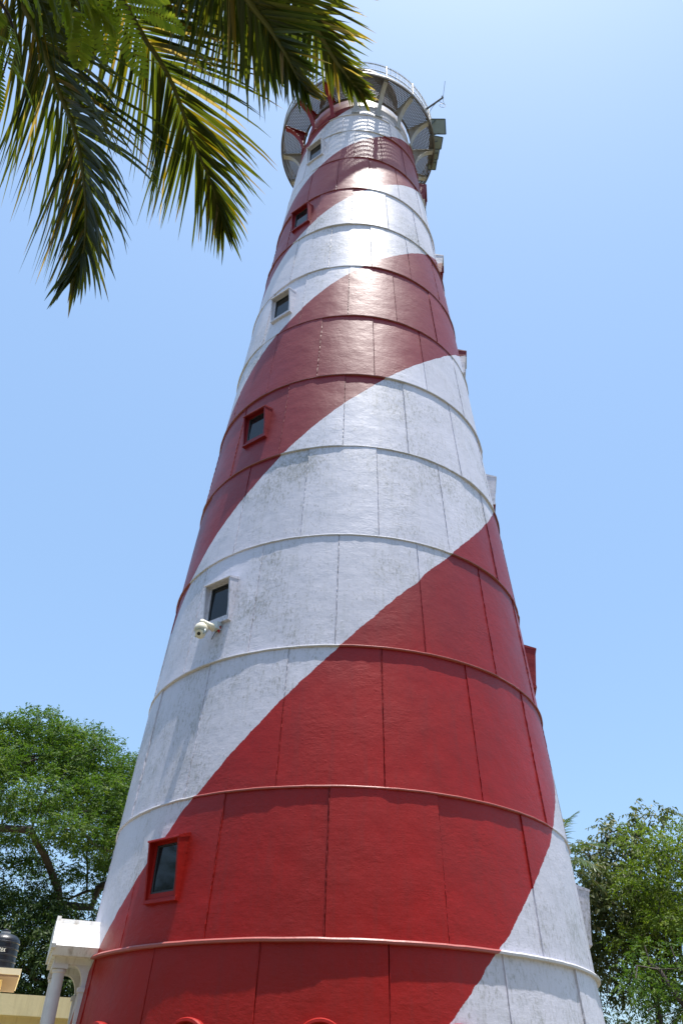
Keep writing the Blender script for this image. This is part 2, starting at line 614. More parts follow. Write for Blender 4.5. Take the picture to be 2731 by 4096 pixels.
# round rimmed ornaments at the foot of the wall, one to a panel
for al in (-47.8, -25.4, -2.8, 19.7):
    fr = tower_frame(al, 2.235)
    p = MB()
    p.lathe([(0.375, -0.12), (0.385, 0.10), (0.37, 0.135), (0.335, 0.14), (0.32, 0.12), (0.315, 0.03), (0.27, 0.02), (0.262, 0.085), (0.235, 0.09), (0.225, 0.03), (0.05, 0.03), (0.045, 0.07), (0.0, 0.07)], 40)
    p.xf(lambda v: fr(Vector((v.x, v.z, v.y))))
    p.build('round_ornament', M_RED, tower, smooth=False)

# ---- gallery
NB = 16
for j in range(NB):
    al = -3.0 + 22.5 * j
    a180 = (al + 180) % 360 - 180
    a = R_(al)
    n = Vector((math.sin(a), -math.cos(a), 0))
    t = Vector((math.cos(a), math.sin(a), 0))
    base_r = rad(33.9) - 0.02
    b = MB()
    # arched web with a flange along its lower edge
    N = 12
    arc = []
    for i in range(N + 1):
        q = i / N * math.pi / 2
        rr = base_r + 0.06 + (DECK_R - 0.10 - base_r - 0.06) * (1 - math.cos(q))
        zz = 33.95 + (DECK_Z - 0.17 - 33.95) * math.sin(q)
        arc.append((rr, zz))
    topz = DECK_Z - 0.02
    for i in range(N):
        (r0, z0), (r1, z1) = arc[i], arc[i + 1]
        vs = []
        for w in (-0.018, 0.018):
            for (rr, zz) in ((r0, z0), (r1, z1), (r1, topz), (r0, topz)):
                vs.append(n * rr + t * w + Vector((0, 0, zz)))
        b.add(vs, [(0, 1, 2, 3), (7, 6, 5, 4)])
        # flange
        d = Vector((r1 - r0, z1 - z0)).normalized()
        nr, nz_ = d.y * 0.03, -d.x * 0.03
        vs = []
        for w in (-0.085, 0.085):
            for (rr, zz) in ((r0, z0), (r1, z1), (r1 + nr, z1 + nz_), (r0 + nr, z0 + nz_)):
                vs.append(n * rr + t * w + Vector((0, 0, zz)))
        b.add(vs, [(0, 3, 2, 1), (4, 5, 6, 7), (0, 1, 5, 4), (1, 2, 6, 5), (2, 3, 7, 6), (3, 0, 4, 7)])
    # foot plate and top plate
    def bx(r0, r1, w, z0, z1):
        vs = [n * rr + t * ww + Vector((0, 0, zz)) for zz in (z0, z1) for ww in (-w, w) for rr in (r0, r1)]
        b.add(vs, [(0, 2, 3, 1), (4, 5, 7, 6), (0, 1, 5, 4), (2, 6, 7, 3), (0, 4, 6, 2), (1, 3, 7, 5)])
    bx(base_r - 0.03, base_r + 0.10, 0.16, 33.90, 33.95)
    bx(base_r - 0.08, DECK_R - 0.05, 0.075, DECK_Z - 0.05, DECK_Z - 0.018)
    for sx in (-0.12, 0.12):
        c = n * (base_r + 0.06) + t * sx
        b.tube([(c.x, c.y, 33.95), (c.x, c.y, 34.03)], 0.025, 6)
    b.build('bracket', M_RED if -78 < a180 < -10 else M_BRACKET, tower)

# perforated deck plates, one per bay, sharing one mesh
pitch = 0.072
hx = []
r_in, r_out = rad(DECK_Z) + 0.08, DECK_R - 0.02
dv, df = [], []
row = 0
y = r_in
half = R_(11.25)
while y < r_out:
    wmax = (y) * math.tan(half)
    nx = int(wmax / pitch) + 2
    for i in range(-nx, nx + 1):
        x = (i + 0.5 * (row % 2)) * pitch
        rr = math.hypot(x, y)
        if rr < r_in - 0.01 or rr > r_out + 0.01 or abs(math.atan2(x, y)) > half - 0.004:
            continue
        b0 = len(dv)
        for (R, zt) in ((pitch / math.sqrt(3), 0.0), (0.0175, 0.0), (0.0175, -0.008), (pitch / math.sqrt(3), -0.008)):
            for q in range(6):
                an = math.pi / 6 + q * math.pi / 3
                dv.append((x + R * math.cos(an), y + R * math.sin(an), zt))
        for lay in range(3):
            for q in range(6):
                q2 = (q + 1) % 6
                df.append((b0 + lay * 6 + q, b0 + lay * 6 + q2, b0 + lay * 6 + 6 + q2, b0 + lay * 6 + 6 + q))
    y += pitch * math.sqrt(3) / 2
    row += 1
deck_me = bpy.data.meshes.new('deck_plate')
deck_me.from_pydata(dv, [], df)
deck_me.materials.append(M_STEEL)
for j in range(NB):
    al = -3.0 + 22.5 * j + 11.25
    o = bpy.data.objects.new('deck_plate', deck_me)
    o.location = (0, 0, DECK_Z)
    o.rotation_euler = (0, 0, R_(al) - math.pi)
    link(o, tower)
rim = MB()
rim.lathe([(DECK_R - 0.05, DECK_Z - 0.10), (DECK_R, DECK_Z - 0.10), (DECK_R + 0.008, DECK_Z), (DECK_R, DECK_Z + 0.10), (DECK_R - 0.02, DECK_Z + 0.10), (DECK_R - 0.02, DECK_Z - 0.02), (DECK_R - 0.05, DECK_Z - 0.02), (DECK_R - 0.05, DECK_Z - 0.10)], 128)
rim.build('deck_rim', M_STEEL, tower)
rim = MB()
rim.lathe([(r_in - 0.04, DECK_Z - 0.07), (r_in + 0.03, DECK_Z - 0.07), (r_in + 0.03, DECK_Z - 0.012), (r_in - 0.04, DECK_Z - 0.012), (r_in - 0.04, DECK_Z - 0.07)], 96)
rim.build('inner_rim', M_STEEL, tower)
# railing
for j in range(NB):
    al = -3.0 + 22.5 * j
    x, y, _ = cyl(al, DECK_R - 0.03, 0)
    p = MB()
    p.box(x - 0.03, x + 0.03, y - 0.03, y + 0.03, DECK_Z + 0.10, DECK_Z + 1.05)
    p.build('railing_post', M_WHITE, tower)
for zz in (0.42, 0.98):
    p = MB()
    rr = [cyl(a, DECK_R - 0.03, DECK_Z + zz) for a in np.linspace(0, 360, 129)]
    p.tube(rr, 0.022, 6, cap=False)
    p.build('hand_rail', M_RAIL, tower, smooth=True)
p = MB()
for i in range(288):
    x, y, _ = cyl(i * 1.25, DECK_R - 0.005, 0)
    p.tube([(x, y, DECK_Z + 0.1), (x, y, DECK_Z + 1.02)], 0.0035, 3, cap=False)
for zz in (0.18, 0.26, 0.34, 0.5, 0.58, 0.66, 0.74, 0.82, 0.9, 1.02):
    p.tube([cyl(a, DECK_R - 0.003, DECK_Z + zz) for a in np.linspace(0, 360, 97)], 0.0035, 3, cap=False)
p.build('wire_mesh', M_WIRE, tower, kind='stuff')
# lantern room above the deck
lw = MB()
lw.lathe([(1.95, DECK_Z + 0.3), (1.95, DECK_Z + 1.9), (1.75, DECK_Z + 1.95)], 48)
lw.build('lantern_wall', M_WHITE, tower, smooth=False)
lw = MB()
lw.lathe([(1.7, DECK_Z + 1.95), (1.7, DECK_Z + 3.9)], 16)
lw.build('lantern_glazing', M_GLASS, tower)
lw = MB()
lw.lathe([(1.85, DECK_Z + 3.9), (1.85, DECK_Z + 4.0), (1.5, DECK_Z + 4.6), (0.9, DECK_Z + 5.1), (0.2, DECK_Z + 5.4), (0.0, DECK_Z + 5.9)], 32)
lw.build('lantern_roof', M_RED, tower, smooth=True)

# ---- entrance porch on the left of the tower
pa = R_(-71.0)
pu = Vector((math.sin(pa), -math.cos(pa), 0))
pv = Vector((math.cos(pa), math.sin(pa), 0))


def PF(v):        # x: outwards from the axis, y: across (towards camera +), z
    return pu * v.x + pv * (v.y - 0.08) + Vector((0, 0, v.z))


R0, R1 = 4.55, 5.53
pr_ = MB()
prof = [(1.06, 3.60), (1.12, 3.74), (0.80, 4.12), (0.78, 4.20), (-0.78, 4.20), (-0.80, 4.12), (-1.12, 3.74), (-1.06, 3.60)]
n = len(prof)
pr_.add([(R0, y, z) for y, z in prof] + [(R1, y, z) for y, z in prof],
        [tuple(range(n)), tuple(range(2 * n - 1, n - 1, -1))] + [(i, n + i, n + (i + 1) % n, (i + 1) % n) for i in range(n)])
# raised edging at the outer end
prof2 = [(1.16, 3.70), (1.17, 3.76), (0.84, 4.15), (0.82, 4.235), (-0.82, 4.235), (-0.84, 4.15), (-1.17, 3.76), (-1.16, 3.70)]
pr_.add([(R1 - 0.03, y, z) for y, z in prof2] + [(R1 + 0.04, y, z) for y, z in prof2],
        [tuple(range(n)), tuple(range(2 * n - 1, n - 1, -1))] + [(i, n + i, n + (i + 1) % n, (i + 1) % n) for i in range(n)])
pr_.xf(PF)
porch = pr_.build('porch', M_PORCH, tower)
bm_ = MB()
bm_.box(R0 - 0.2, R1 - 0.06, 0.62, 0.86, 3.50, 3.61)
bm_.box(R0 - 0.2, R1 - 0.06, -0.86, -0.62, 3.50, 3.61)
bm_.box(R1 - 0.30, R1 - 0.06, -0.62, 0.62, 3.50, 3.605)
bm_.xf(PF)
bm_.build('beam', M_PORCH, porch)
for w in (0.74, -0.74):
    c = MB()
    x = R1 - 0.18
    c.lathe([(0.125, 0.0), (0.125, 0.12), (0.108, 0.16), (0.102, 1.5), (0.098, 3.36), (0.115, 3.38), (0.118, 3.42), (0.10, 3.43)], 28, (x, w, 0))
    c.box(x - 0.13, x + 0.13, w - 0.13, w + 0.13, 3.43, 3.502)
    c.xf(PF)
    c.build('column', M_COLUMN, porch, smooth=False)
for w in (0.74, -0.74):
    c = MB()
    xx = 4.86
    c.box(xx - 0.25, xx + 0.10, w - 0.11, w + 0.11, 0, 3.1)
    c.box(xx - 0.25, xx + 0.13, w - 0.13, w + 0.13, 3.1, 3.17)
    # curved spandrel up to the beam
    poly = [(xx - 0.25, 3.17), (xx + 0.08, 3.17)]
    for i in range(1, 9):
        q = i / 8 * math.pi / 2
        poly.append((xx + 0.08 + 0.22 * (1 - math.cos(q)), 3.17 + 0.33 * math.sin(q)))
    poly += [(xx - 0.25, 3.50)]
    nn = len(poly)
    c.add([(px, w - 0.10, pz) for px, pz in poly] + [(px, w + 0.10, pz) for px, pz in poly],
          [tuple(range(nn)), tuple(range(2 * nn - 1, nn - 1, -1))] + [(i, nn + i, nn + (i + 1) % nn, (i + 1) % nn) for i in range(nn)])
    c.xf(PF)
    c.build('pilaster', M_COLUMN, porch)

# ------------------------------------------------------------------ things on the tower
W0 = Vector((0, AX_Y, 0))
cam_e = empty('security_camera', tuple(W0 + Vector(cyl(-38.5, rad(9.55) + 0.1, 9.5))))
tag(cam_e, 'weathered white dome security camera on a bracket below the window in the lowest white stripe', 'security camera')
fr = tower_frame(-36.7, 9.52)


def tw(v):        # tower local -> relative to the camera empty
    return fr(v) + W0 - cam_e.location


b = MB()
b.box(-0.03, 0.13, 0.03, 0.17, -0.13, 0.03)
b.xf(tw)
b.build('mount_box', M_CCTV_GREY, cam_e)
b = MB()
b.tube([(0.02, 0.12, -0.10), (-0.04, 0.24, -0.05), (-0.10, 0.33, 0.0), (-0.12, 0.37, 0.03)], [0.085, 0.06, 0.045, 0.03], 12)
b.tube([(-0.12, 0.36, 0.04), (-0.12, 0.36, -0.06)], [0.04, 0.06], 12)
b.xf(tw)
b.build('arm', M_CCTV, cam_e, smooth=True)
b = MB()
b.lathe([(0.03, 0.0), (0.07, -0.012), (0.112, -0.05), (0.135, -0.10), (0.14, -0.15), (0.136, -0.165), (0.11, -0.165), (0.10, -0.15)], 28, (-0.12, 0.36, -0.04))
b.xf(tw)
b.build('dome_cap', M_CCTV, cam_e, smooth=True)
b = MB()
b.lathe([(0.132, 0.02), (0.130, -0.02), (0.10, -0.03)], 28, (-0.12, 0.36, -0.205))
for sx in (-1, 1):
    b.tube([(-0.12 + sx * 0.118, 0.36, -0.20), (-0.12 + sx * 0.122, 0.36, -0.27), (-0.12 + sx * 0.112, 0.375, -0.32)], [0.022, 0.025, 0.02], 8)
b.xf(tw)
b.build('yoke', M_CCTV_GREY, cam_e, smooth=True)
b = MB()
prof = [(0.108 * math.sin(a), 0.108 * -math.cos(a)) for a in np.linspace(0, math.pi, 14)]
b.lathe(prof, 24, (-0.12, 0.36, -0.275))
b.xf(tw)
ball = b.build('camera_head', M_CCTV, cam_e, smooth=True)
look = Vector((0.45, 0.75, -0.48)).normalized()
b = MB()
lx = look.orthogonal().normalized()
ly = look.cross(lx)
b.lathe([(0.075, 0.092), (0.075, 0.112), (0.038, 0.114)], 24)
b.xf(lambda v: tw(Vector((-0.12, 0.36, -0.275)) + lx * v.x + ly * v.y + look * v.z))
b.build('lens_ring', M_CCTV, ball)
b = MB()
b.lathe([(0.038, 0.116), (0.030, 0.119), (0.0, 0.120)], 20)
b.xf(lambda v: tw(Vector((-0.12, 0.36, -0.275)) + lx * v.x + ly * v.y + look * v.z))
b.build('lens', M_CCTV_DARK, ball)

rb = empty('ribbon', tuple(W0 + Vector(cyl(-35.6, rad(9.4) + 0.03, 9.45))))
tag(rb, 'small scarlet cloth ribbon knotted to a black wire under the window beside the dome camera', 'ribbon')
fr2 = tower_frame(-35.6, 9.42)
rw = lambda v: fr2(v) + W0 - rb.location
b = MB()
for (p0, p1, w) in (((-0.02, .05, .07), (-.06, .06, 0.0), .02), ((0.0, .05, .07), (.05, .06, -.01), .022), ((-.03, .05, 0.02), (.03, .07, .09), .02), ((0.0, .05, .02), (.02, .06, -.09), .018), ((0, .06, .04), (-.03, .06, -.06), .016)):
    p0, p1 = Vector(p0), Vector(p1)
    m = (p0 + p1) / 2 + Vector((0.01, .015, 0.0))
    b.tube([p0, m, p1], [w, w * 1.2, w * .6], 5)
b.xf(rw)
b.build('knot', M_RIBBON, rb)
b = MB()
b.tube([(0.03, .05, .09), (.06, .06, .05), (.05, .06, 0), (-.03, .06, -.02), (-.08, .06, -.05), (-.16, .05, -.13), (-.20, .03, -.17)], 0.008, 6)
b.xf(rw)
b.build('wire', M_DARKMETAL, rb, smooth=True)

# antenna leaning out from the gallery
an = empty('antenna', (2.88, 16.2, 35.7))
tag(an, 'short dark aerial pole with a thin whip leaning out from the gallery railing', 'antenna')
a_tip = Vector((3.61, 15.99, 36.35)) - Vector(an.location)
b = MB()
b.tube([(-0.12, 0.05, -0.05), a_tip], 0.042, 8)
b.tube([a_tip * 0.93, a_tip * 0.93 + Vector((0.02, -.02, .16))], 0.03, 6)
b.build('pole', M_DARKMETAL, an)
b = MB()
b.tube([a_tip, a_tip + Vector((0.10, -0.30, 0.85))], 0.010, 5)
b.build('whip', M_CABLE, an)
b = MB()
pts = [a_tip * 0.97]
for q in np.linspace(0, 2 * math.pi * 1.1, 20):
    c = a_tip + Vector((-0.03, 0.12, -0.42))
    pts.append(c + Vector((0.13 * math.sin(q + .6), 0.02, 0.16 * math.cos(q + .6))))
pts += [a_tip * 0.72, a_tip * 0.4 + Vector((0, .05, -.05)), Vector((0.02, .25, -.15))]
b.tube(pts, 0.011, 5)
b.build('cable', M_CABLE, an, smooth=True)


def solar(c4, label, struts):
    c4 = [Vector(c) for c in c4]
    ctr = sum(c4, Vector()) / 4
    o = empty('solar_panel', tuple(ctr))
    tag(o, label, 'solar panel', 'solar panels hung on the gallery')
    nrm = (c4[1] - c4[0]).cross(c4[3] - c4[0]).normalized() * 0.04
    b = MB()
    vs = [c - ctr for c in c4] + [c - ctr + nrm for c in c4]
    b.add(vs, [(0, 1, 2, 3), (7, 6, 5, 4), (0, 4, 5, 1), (1, 5, 6, 2), (2, 6, 7, 3), (3, 7, 4, 0)])
    b.build('backsheet', M_SOLAR, o)
    f = MB()
    for i in range(4):
        f.tube([c4[i] - ctr, c4[(i + 1) % 4] - ctr], 0.022, 4)
    f.build('frame', M_RAIL, o)
    s = MB()
    for p0, p1 in struts:
        s.tube([Vector(p0) - ctr, Vector(p1) - ctr], 0.02, 5)
    s.build('strut', M_RAIL, o)
    return o


solar([(2.95, 16.75, 36.0), (3.76, 16.74, 36.0), (3.80, 17.10, 35.4), (3.10, 17.10, 35.4)],
      'large square grey solar panel hung outside the gallery railing just below the aerial',
      [((3.0, 16.9, 35.5), (3.35, 16.75, 35.97)), ((3.1, 17.15, 35.3), (3.5, 17.08, 35.42))])
solar([(3.15, 17.30, 35.7), (3.72, 17.40, 35.7), (3.66, 17.80, 35.45), (3.15, 17.80, 35.45)],
      'small grey solar panel second in the row down the gallery edge, with dark clips', [((3.2, 17.5, 35.4), (3.5, 17.5, 35.58)), ((3.2, 17.8, 35.4), (3.6, 17.8, 35.42))])
solar([(3.15, 17.84, 35.6), (3.62, 17.84, 35.6), (3.56, 18.25, 35.4), (3.15, 18.25, 35.4)],
      'small grey solar panel between two others on the lower gallery edge', [((3.2, 18.0, 35.4), (3.55, 18.0, 35.5))])
solar([(3.15, 18.29, 35.5), (3.55, 18.29, 35.5), (3.50, 18.68, 35.3), (3.15, 18.66, 35.3)],
      'lowest and narrowest grey solar panel under the gallery edge', [((3.2, 18.4, 35.4), (3.5, 18.4, 35.42))])

# ------------------------------------------------------------------ yellow building with the water tank
A = Vector((-8.32, 22.51, 0))
dx = Vector((0.94, 0.342, 0)).normalized()
dyv = Vector((-dx.y, dx.x, 0))          # inwards
bl = empty('yellow_building', tuple(A))
tag(bl, 'low cream yellow building with a flat roof behind the porch columns', 'building')


def BF(v):
    return dx * v.x + dyv * v.y + Vector((0, 0, v.z))


b = MB()
b.box(-6, 5.5, 0.45, 8, 0, 3.25)
b.xf(BF)
b.build('wall', M_YELLOW, bl)
b = MB()
b.box(-6.3, 5.8, 0.0, 8.3, 3.25, 3.33)
b.box(-6.3, 5.8, 0.0, 0.15, 3.33, 3.69)
b.box(-6.3, 5.8, 8.15, 8.3, 3.33, 3.69)
b.box(5.65, 5.8, 0.15, 8.15, 3.33, 3.69)
b.box(-6.3, -6.15, 0.15, 8.15, 3.33, 3.69)
b.xf(BF)
b.build('parapet', M_YELLOW, bl)
sl = MB()
sl.box(-5.5, 0.40, 1.0, 5.0, 4.20, 4.34)
sl.xf(BF)
stair = sl.build('tank_platform', M_SLAB, bl)
b = MB()
b.box(-5.5, 0.37, 1.05, 4.95, 4.15, 4.195)
b.xf(BF)
b.build('soffit', M_SOFFIT, stair)
b = MB()
b.box(-5.0, -0.02, 1.8, 4.8, 3.33, 4.149)
b.xf(BF)
b.build('stair_wall', M_YELLOW, stair)

tank_c = Vector((-9.42, 24.84, 4.342))
tk = empty('water_tank', tuple(tank_c))
tag(tk, 'black ribbed plastic water tank standing on the roof platform of the yellow building', 'water tank')
TR, TH = 0.44, 0.88
b = MB()
prof = [(0.0, 0.0), (TR, 0.0)]
for i in range(5):
    z = i * 0.155
    prof += [(TR, z + 0.015), (TR - 0.004, z + 0.11), (TR + 0.016, z + 0.122), (TR + 0.016, z + 0.145), (TR, z + 0.155)]
for q in np.linspace(0, math.pi / 2, 9)[1:]:
    prof.append((0.16 + (TR - 0.16) * math.cos(q), 0.775 + 0.20 * math.sin(q)))
prof.append((0.0, 0.975))
b.lathe(prof, 48)
b.build('tank_body', M_TANK, tk, smooth=False)
b = MB()
b.lathe([(0.13, 0.97), (0.13, 1.03), (0.0, 1.03)], 20)
b.build('lid_rim', M_TANKLID, tk)
b = MB()
b.lathe([(0.125, 1.031), (0.12, 1.07), (0.06, 1.09), (0.05, 1.11), (0.0, 1.115)], 20)
b.build('lid', M_TANK, tk)
tc = bpy.data.curves.new('lettering', 'FONT')
tc.body = 'sintex'
tc.size = 0.20
tc.extrude = 0.0
tc.align_x = 'CENTER'
to = bpy.data.objects.new('lettering_tmp', tc)
COL.objects.link(to)
bpy.context.view_layer.update()
dg = bpy.context.evaluated_depsgraph_get()
lme = bpy.data.meshes.new_from_object(to.evaluated_get(dg))
bpy.data.objects.remove(to)
view = (Vector((0, 0, 0)) - Vector((tank_c.x, tank_c.y, 0))).normalized()
va = math.atan2(view.y, view.x) - 0.10
for v in lme.vertices:
    x, z = v.co.x * 0.62, v.co.y
    aa = va + x / (TR + 0.02)
    rr = TR + 0.022 + v.co.z
    v.co = (rr * math.cos(aa), rr * math.sin(aa), 0.492 + z)
lme.materials.clear()
lme.materials.append(M_LETTER)
lo = bpy.data.objects.new('lettering', lme)
link(lo, tk)


# ------------------------------------------------------------------ foliage
def big_mesh(name, V, quads, mat, parent, var=None, kind=None):
    me = bpy.data.meshes.new(name)
    nv, nf = len(V), len(quads)
    me.vertices.add(nv)
    me.vertices.foreach_set('co', np.asarray(V, np.float32).ravel())
    me.loops.add(nf * 4)
    me.loops.foreach_set('vertex_index', np.asarray(quads, np.int32).ravel())
    me.polygons.add(nf)
    me.polygons.foreach_set('loop_start', np.arange(nf, dtype=np.int32) * 4)
    me.polygons.foreach_set('loop_total', np.full(nf, 4, np.int32))
    me.update(calc_edges=True)
    if var is not None:
        at = me.attributes.new('var', 'FLOAT', 'POINT')
        at.data.foreach_set('value', np.asarray(var, np.float32))
    me.materials.append(mat)
    o = bpy.data.objects.new(name, me)
    link(o, parent)
    if kind: o['kind'] = kind
    return o


def unit(a):
    return a / np.maximum(np.linalg.norm(a, axis=-1, keepdims=True), 1e-9)


def leaf_cloud(centres, radii, flat, per, size, rng, up=0.6, ratio=0.42, droop=0.2):
    """leaf blades gathered into sprigs; returns verts, quads, var"""
    centres = np.asarray(centres)
    N = len(centres)
    sprigs = max(1, per // 9)
    ci = np.repeat(np.arange(N), sprigs)
    d = unit(rng.normal(size=(len(ci), 3)))
    rr = rng.uniform(0.25, 1.0, len(ci)) ** 0.6
    off = d * rr[:, None] * np.asarray(radii)[ci][:, None]
    off[:, 2] *= flat
    sc = centres[ci] + off
    outd = unit(off * np.array([1, 1, 1 / max(flat, .3)]) + rng.normal(size=off.shape) * 0.25 * np.asarray(radii)[ci][:, None])
    svar = np.clip(rng.normal(0.45, 0.2, len(ci)), 0, 1)
    k = 9
    li = np.repeat(np.arange(len(sc)), k)
    tt = np.tile(np.linspace(-0.2, 1.0, k), len(sc))
    side = np.where(np.tile(np.arange(k), len(sc)) % 2 == 0, 1.0, -1.0)
    base = sc[li] + outd[li] * (tt * size * 2.2)[:, None]
    base[:, 2] -= droop * size * 2.0 * np.maximum(tt, 0) ** 2
    rnd = rng.normal(size=(len(li), 3))
    sd_ = unit(np.cross(outd[li], np.array([0, 0, 1.0])) + rnd * 0.2)
    L = unit(outd[li] * 0.55 + sd_ * side[:, None] + rnd * 0.45 - np.array([0, 0, droop]))
    nrm = unit(np.array([0, 0, up]) + rng.normal(size=L.shape) * 0.45 + outd[li] * 0.25)
    W = unit(np.cross(L, nrm))
    ln = size * rng.uniform(0.7, 1.25, len(li))[:, None]
    p0 = base
    p1 = base + L * ln * 0.45 + W * ln * ratio * 0.5
    p2 = base + L * ln
    p2[:, 2] -= (ln[:, 0] * droop * 0.5)
    p3 = base + L * ln * 0.45 - W * ln * ratio * 0.5
    V = np.stack([p0, p1, p2, p3], 1).reshape(-1, 3)
    Q = np.arange(len(V)).reshape(-1, 4)
    var = np.repeat(np.clip(svar[li] + rng.normal(0, 0.14, len(li)), 0, 1), 4)
    return V, Q, var


def grow(root_pts, tips, rng, r_tip=0.02, expo=0.5, wander=0.12, rmax=0.4):
    """nearest-node branching; returns list of (points, radii)"""
    nodes = [np.array(p, float) for p in root_pts]
    par = [-1] + list(range(len(root_pts) - 1))
    tips = sorted(tips, key=lambda p: np.linalg.norm(p - nodes[-1]))
    for tp in tips:
        P = np.array(nodes)
        d = np.linalg.norm(P - tp, axis=1)
        # prefer nodes lower down the tree so that limbs sweep outwards
        cost = d + 0.35 * np.maximum(0, P[:, 2] - tp[2]) + 0.0
        cost[:max(1, len(root_pts) - 3)] += 50
        i = int(cost.argmin())
        a = nodes[i]
        L = d[i]
        n = max(1, int(L / 0.9))
        last = i
        pd = a - nodes[par[i]] if par[i] >= 0 else np.array([0, 0, 1.0])
        pd = pd / (np.linalg.norm(pd) + 1e-9)
        for s in range(1, n + 1):
            f = s / n
            q = a + (tp - a) * f + pd * L * 0.28 * f * (1 - f) + rng.normal(size=3) * wander * L * 0.25 * f * (1 - f) * 2
            nodes.append(q)
            par.append(last)
            last = len(nodes) - 1
    cnt = np.zeros(len(nodes))
    child = [[] for _ in nodes]
    for i, p_ in enumerate(par):
        if p_ >= 0: child[p_].append(i)
    order = list(range(len(nodes)))[::-1]
    for i in order:
        if not child[i]: cnt[i] = 1
        if par[i] >= 0: cnt[par[i]] += cnt[i]
    rad_ = np.minimum(r_tip * cnt ** expo, rmax)
    chains = []
    done = set()

    def chain_from(i, start):
        pts, rs = [nodes[start]], [rad_[i]]
        cur = i
        while True:
            pts.append(nodes[cur]); rs.append(rad_[cur])
            if not child[cur]: break
            nx = max(child[cur], key=lambda c: cnt[c])
            for c in child[cur]:
                if c != nx: stack.append((c, cur))
            cur = nx
        chains.append((pts, rs))

    stack = [(1, 0)]
    while stack:
        i, s = stack.pop()
        chain_from(i, s)
    return chains


def tree(name, label, cat_group, base, root_pts, tips, puff_r, flat, per, size, lmat, seed, rmax=0.4, r_tip=0.02, up=0.6, ratio=0.42, droop=0.2, extra=None, bark=None, expo=0.5, wander=0.12):
    rng = np.random.default_rng(seed)
    base = np.array(base, float)
    o = empty(name, tuple(base))
    tag(o, label, 'tree', cat_group)
    tips = [np.array(t, float) for t in tips]
    chains = grow([np.array(p, float) for p in root_pts], tips, rng, r_tip, expo, wander, rmax)
    chains.sort(key=lambda c: -c[1][0])
    bark = bark or M_BARK
    tr = MB()
    pts, rs = chains[0]
    tr.tube([Vector(p - base) for p in pts], rs, 10)
    tr.build('trunk', bark, o, smooth=True)
    big = [c for c in chains[1:] if c[1][0] > 0.07]
    small = [c for c in chains[1:] if c[1][0] <= 0.07]
    for pts, rs in big:
        m = MB()
        m.tube([Vector(p - base) for p in pts], rs, 7)
        m.build('limb', bark, o, smooth=True)
    if small:
        m = MB()
        for pts, rs in small:
            m.tube([Vector(p - base) for p in pts], rs, 4, cap=False)
        m.build('twigs', bark, o, kind='stuff')
    V, Q, var = leaf_cloud([t - base for t in tips], puff_r if hasattr(puff_r, '__len__') else rng.uniform(0.7, 1.25, len(tips)) * puff_r, flat, per, size, rng, up, ratio, droop)
    if extra is not None:
        V2, Q2, var2 = leaf_cloud(np.array(extra[0]) - base, np.full(len(extra[0]), extra[1]), extra[2], extra[3], size, rng, up, ratio, droop)
        Q = np.concatenate([Q, Q2 + len(V)]); V = np.concatenate([V, V2]); var = np.concatenate([var, var2])
    big_mesh('crown', V, Q, lmat, o, var)
    return o


def dome_points(c, rx, ry, rz, n, rng, lo=-0.1, inner=0.25, mind=1.2):
    pts = []
    tries = 0
    while len(pts) < n and tries < n * 60:
        tries += 1
        d = unit(rng.normal(size=3))
        if d[2] < lo: continue
        f = rng.uniform(1 - inner, 1.0)
        p = np.array(c) + d * f * np.array([rx, ry, rz])
        if all(np.linalg.norm((p - q) * [1, 1, 1.3]) > mind for q in pts):
            pts.append(p)
    return pts


# rain tree behind the left side of the tower
rg = np.random.default_rng(3)
tips = dome_points((-16.4, 41.5, 10.0), 9.3, 8.0, 7.8, 165, rg, 0.04, 0.24, 1.3)
tree('rain_tree', 'huge spreading rain tree with umbrella crown and bare winding limbs left of the tower', None,
     (-15.6, 40.2, 0), [(-15.6, 40.2, 0), (-15.3, 40.0, 3), (-15.1, 39.9, 5.0), (-14.9, 39.8, 6.4)], tips, 1.4, 0.38, 1250, 0.165, M_RAIN, 5,
     rmax=0.20, r_tip=0.024, expo=0.52, wander=0.35)
# darker trees under it
rg = np.random.default_rng(8)
tips = dome_points((-12.6, 36.8, 5.6), 4.2, 3.0, 3.6, 62, rg, -0.9, 0.7, 1.05)
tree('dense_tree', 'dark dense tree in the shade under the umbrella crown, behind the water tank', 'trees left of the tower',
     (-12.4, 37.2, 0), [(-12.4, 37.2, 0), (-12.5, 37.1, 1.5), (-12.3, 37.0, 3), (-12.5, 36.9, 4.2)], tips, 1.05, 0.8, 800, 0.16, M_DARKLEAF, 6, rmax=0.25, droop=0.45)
rg = np.random.default_rng(9)
tips = dome_points((-17.5, 37.5, 5.4), 4.0, 3.0, 3.9, 56, rg, -0.9, 0.7, 1.05)
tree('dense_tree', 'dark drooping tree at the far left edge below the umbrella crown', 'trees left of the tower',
     (-17.2, 37.8, 0), [(-17.2, 37.8, 0), (-17.1, 37.7, 1.5), (-17.3, 37.6, 3), (-17.1, 37.5, 4.0)], tips, 1.05, 0.8, 800, 0.16, M_DARKLEAF, 16, rmax=0.25, droop=0.45)

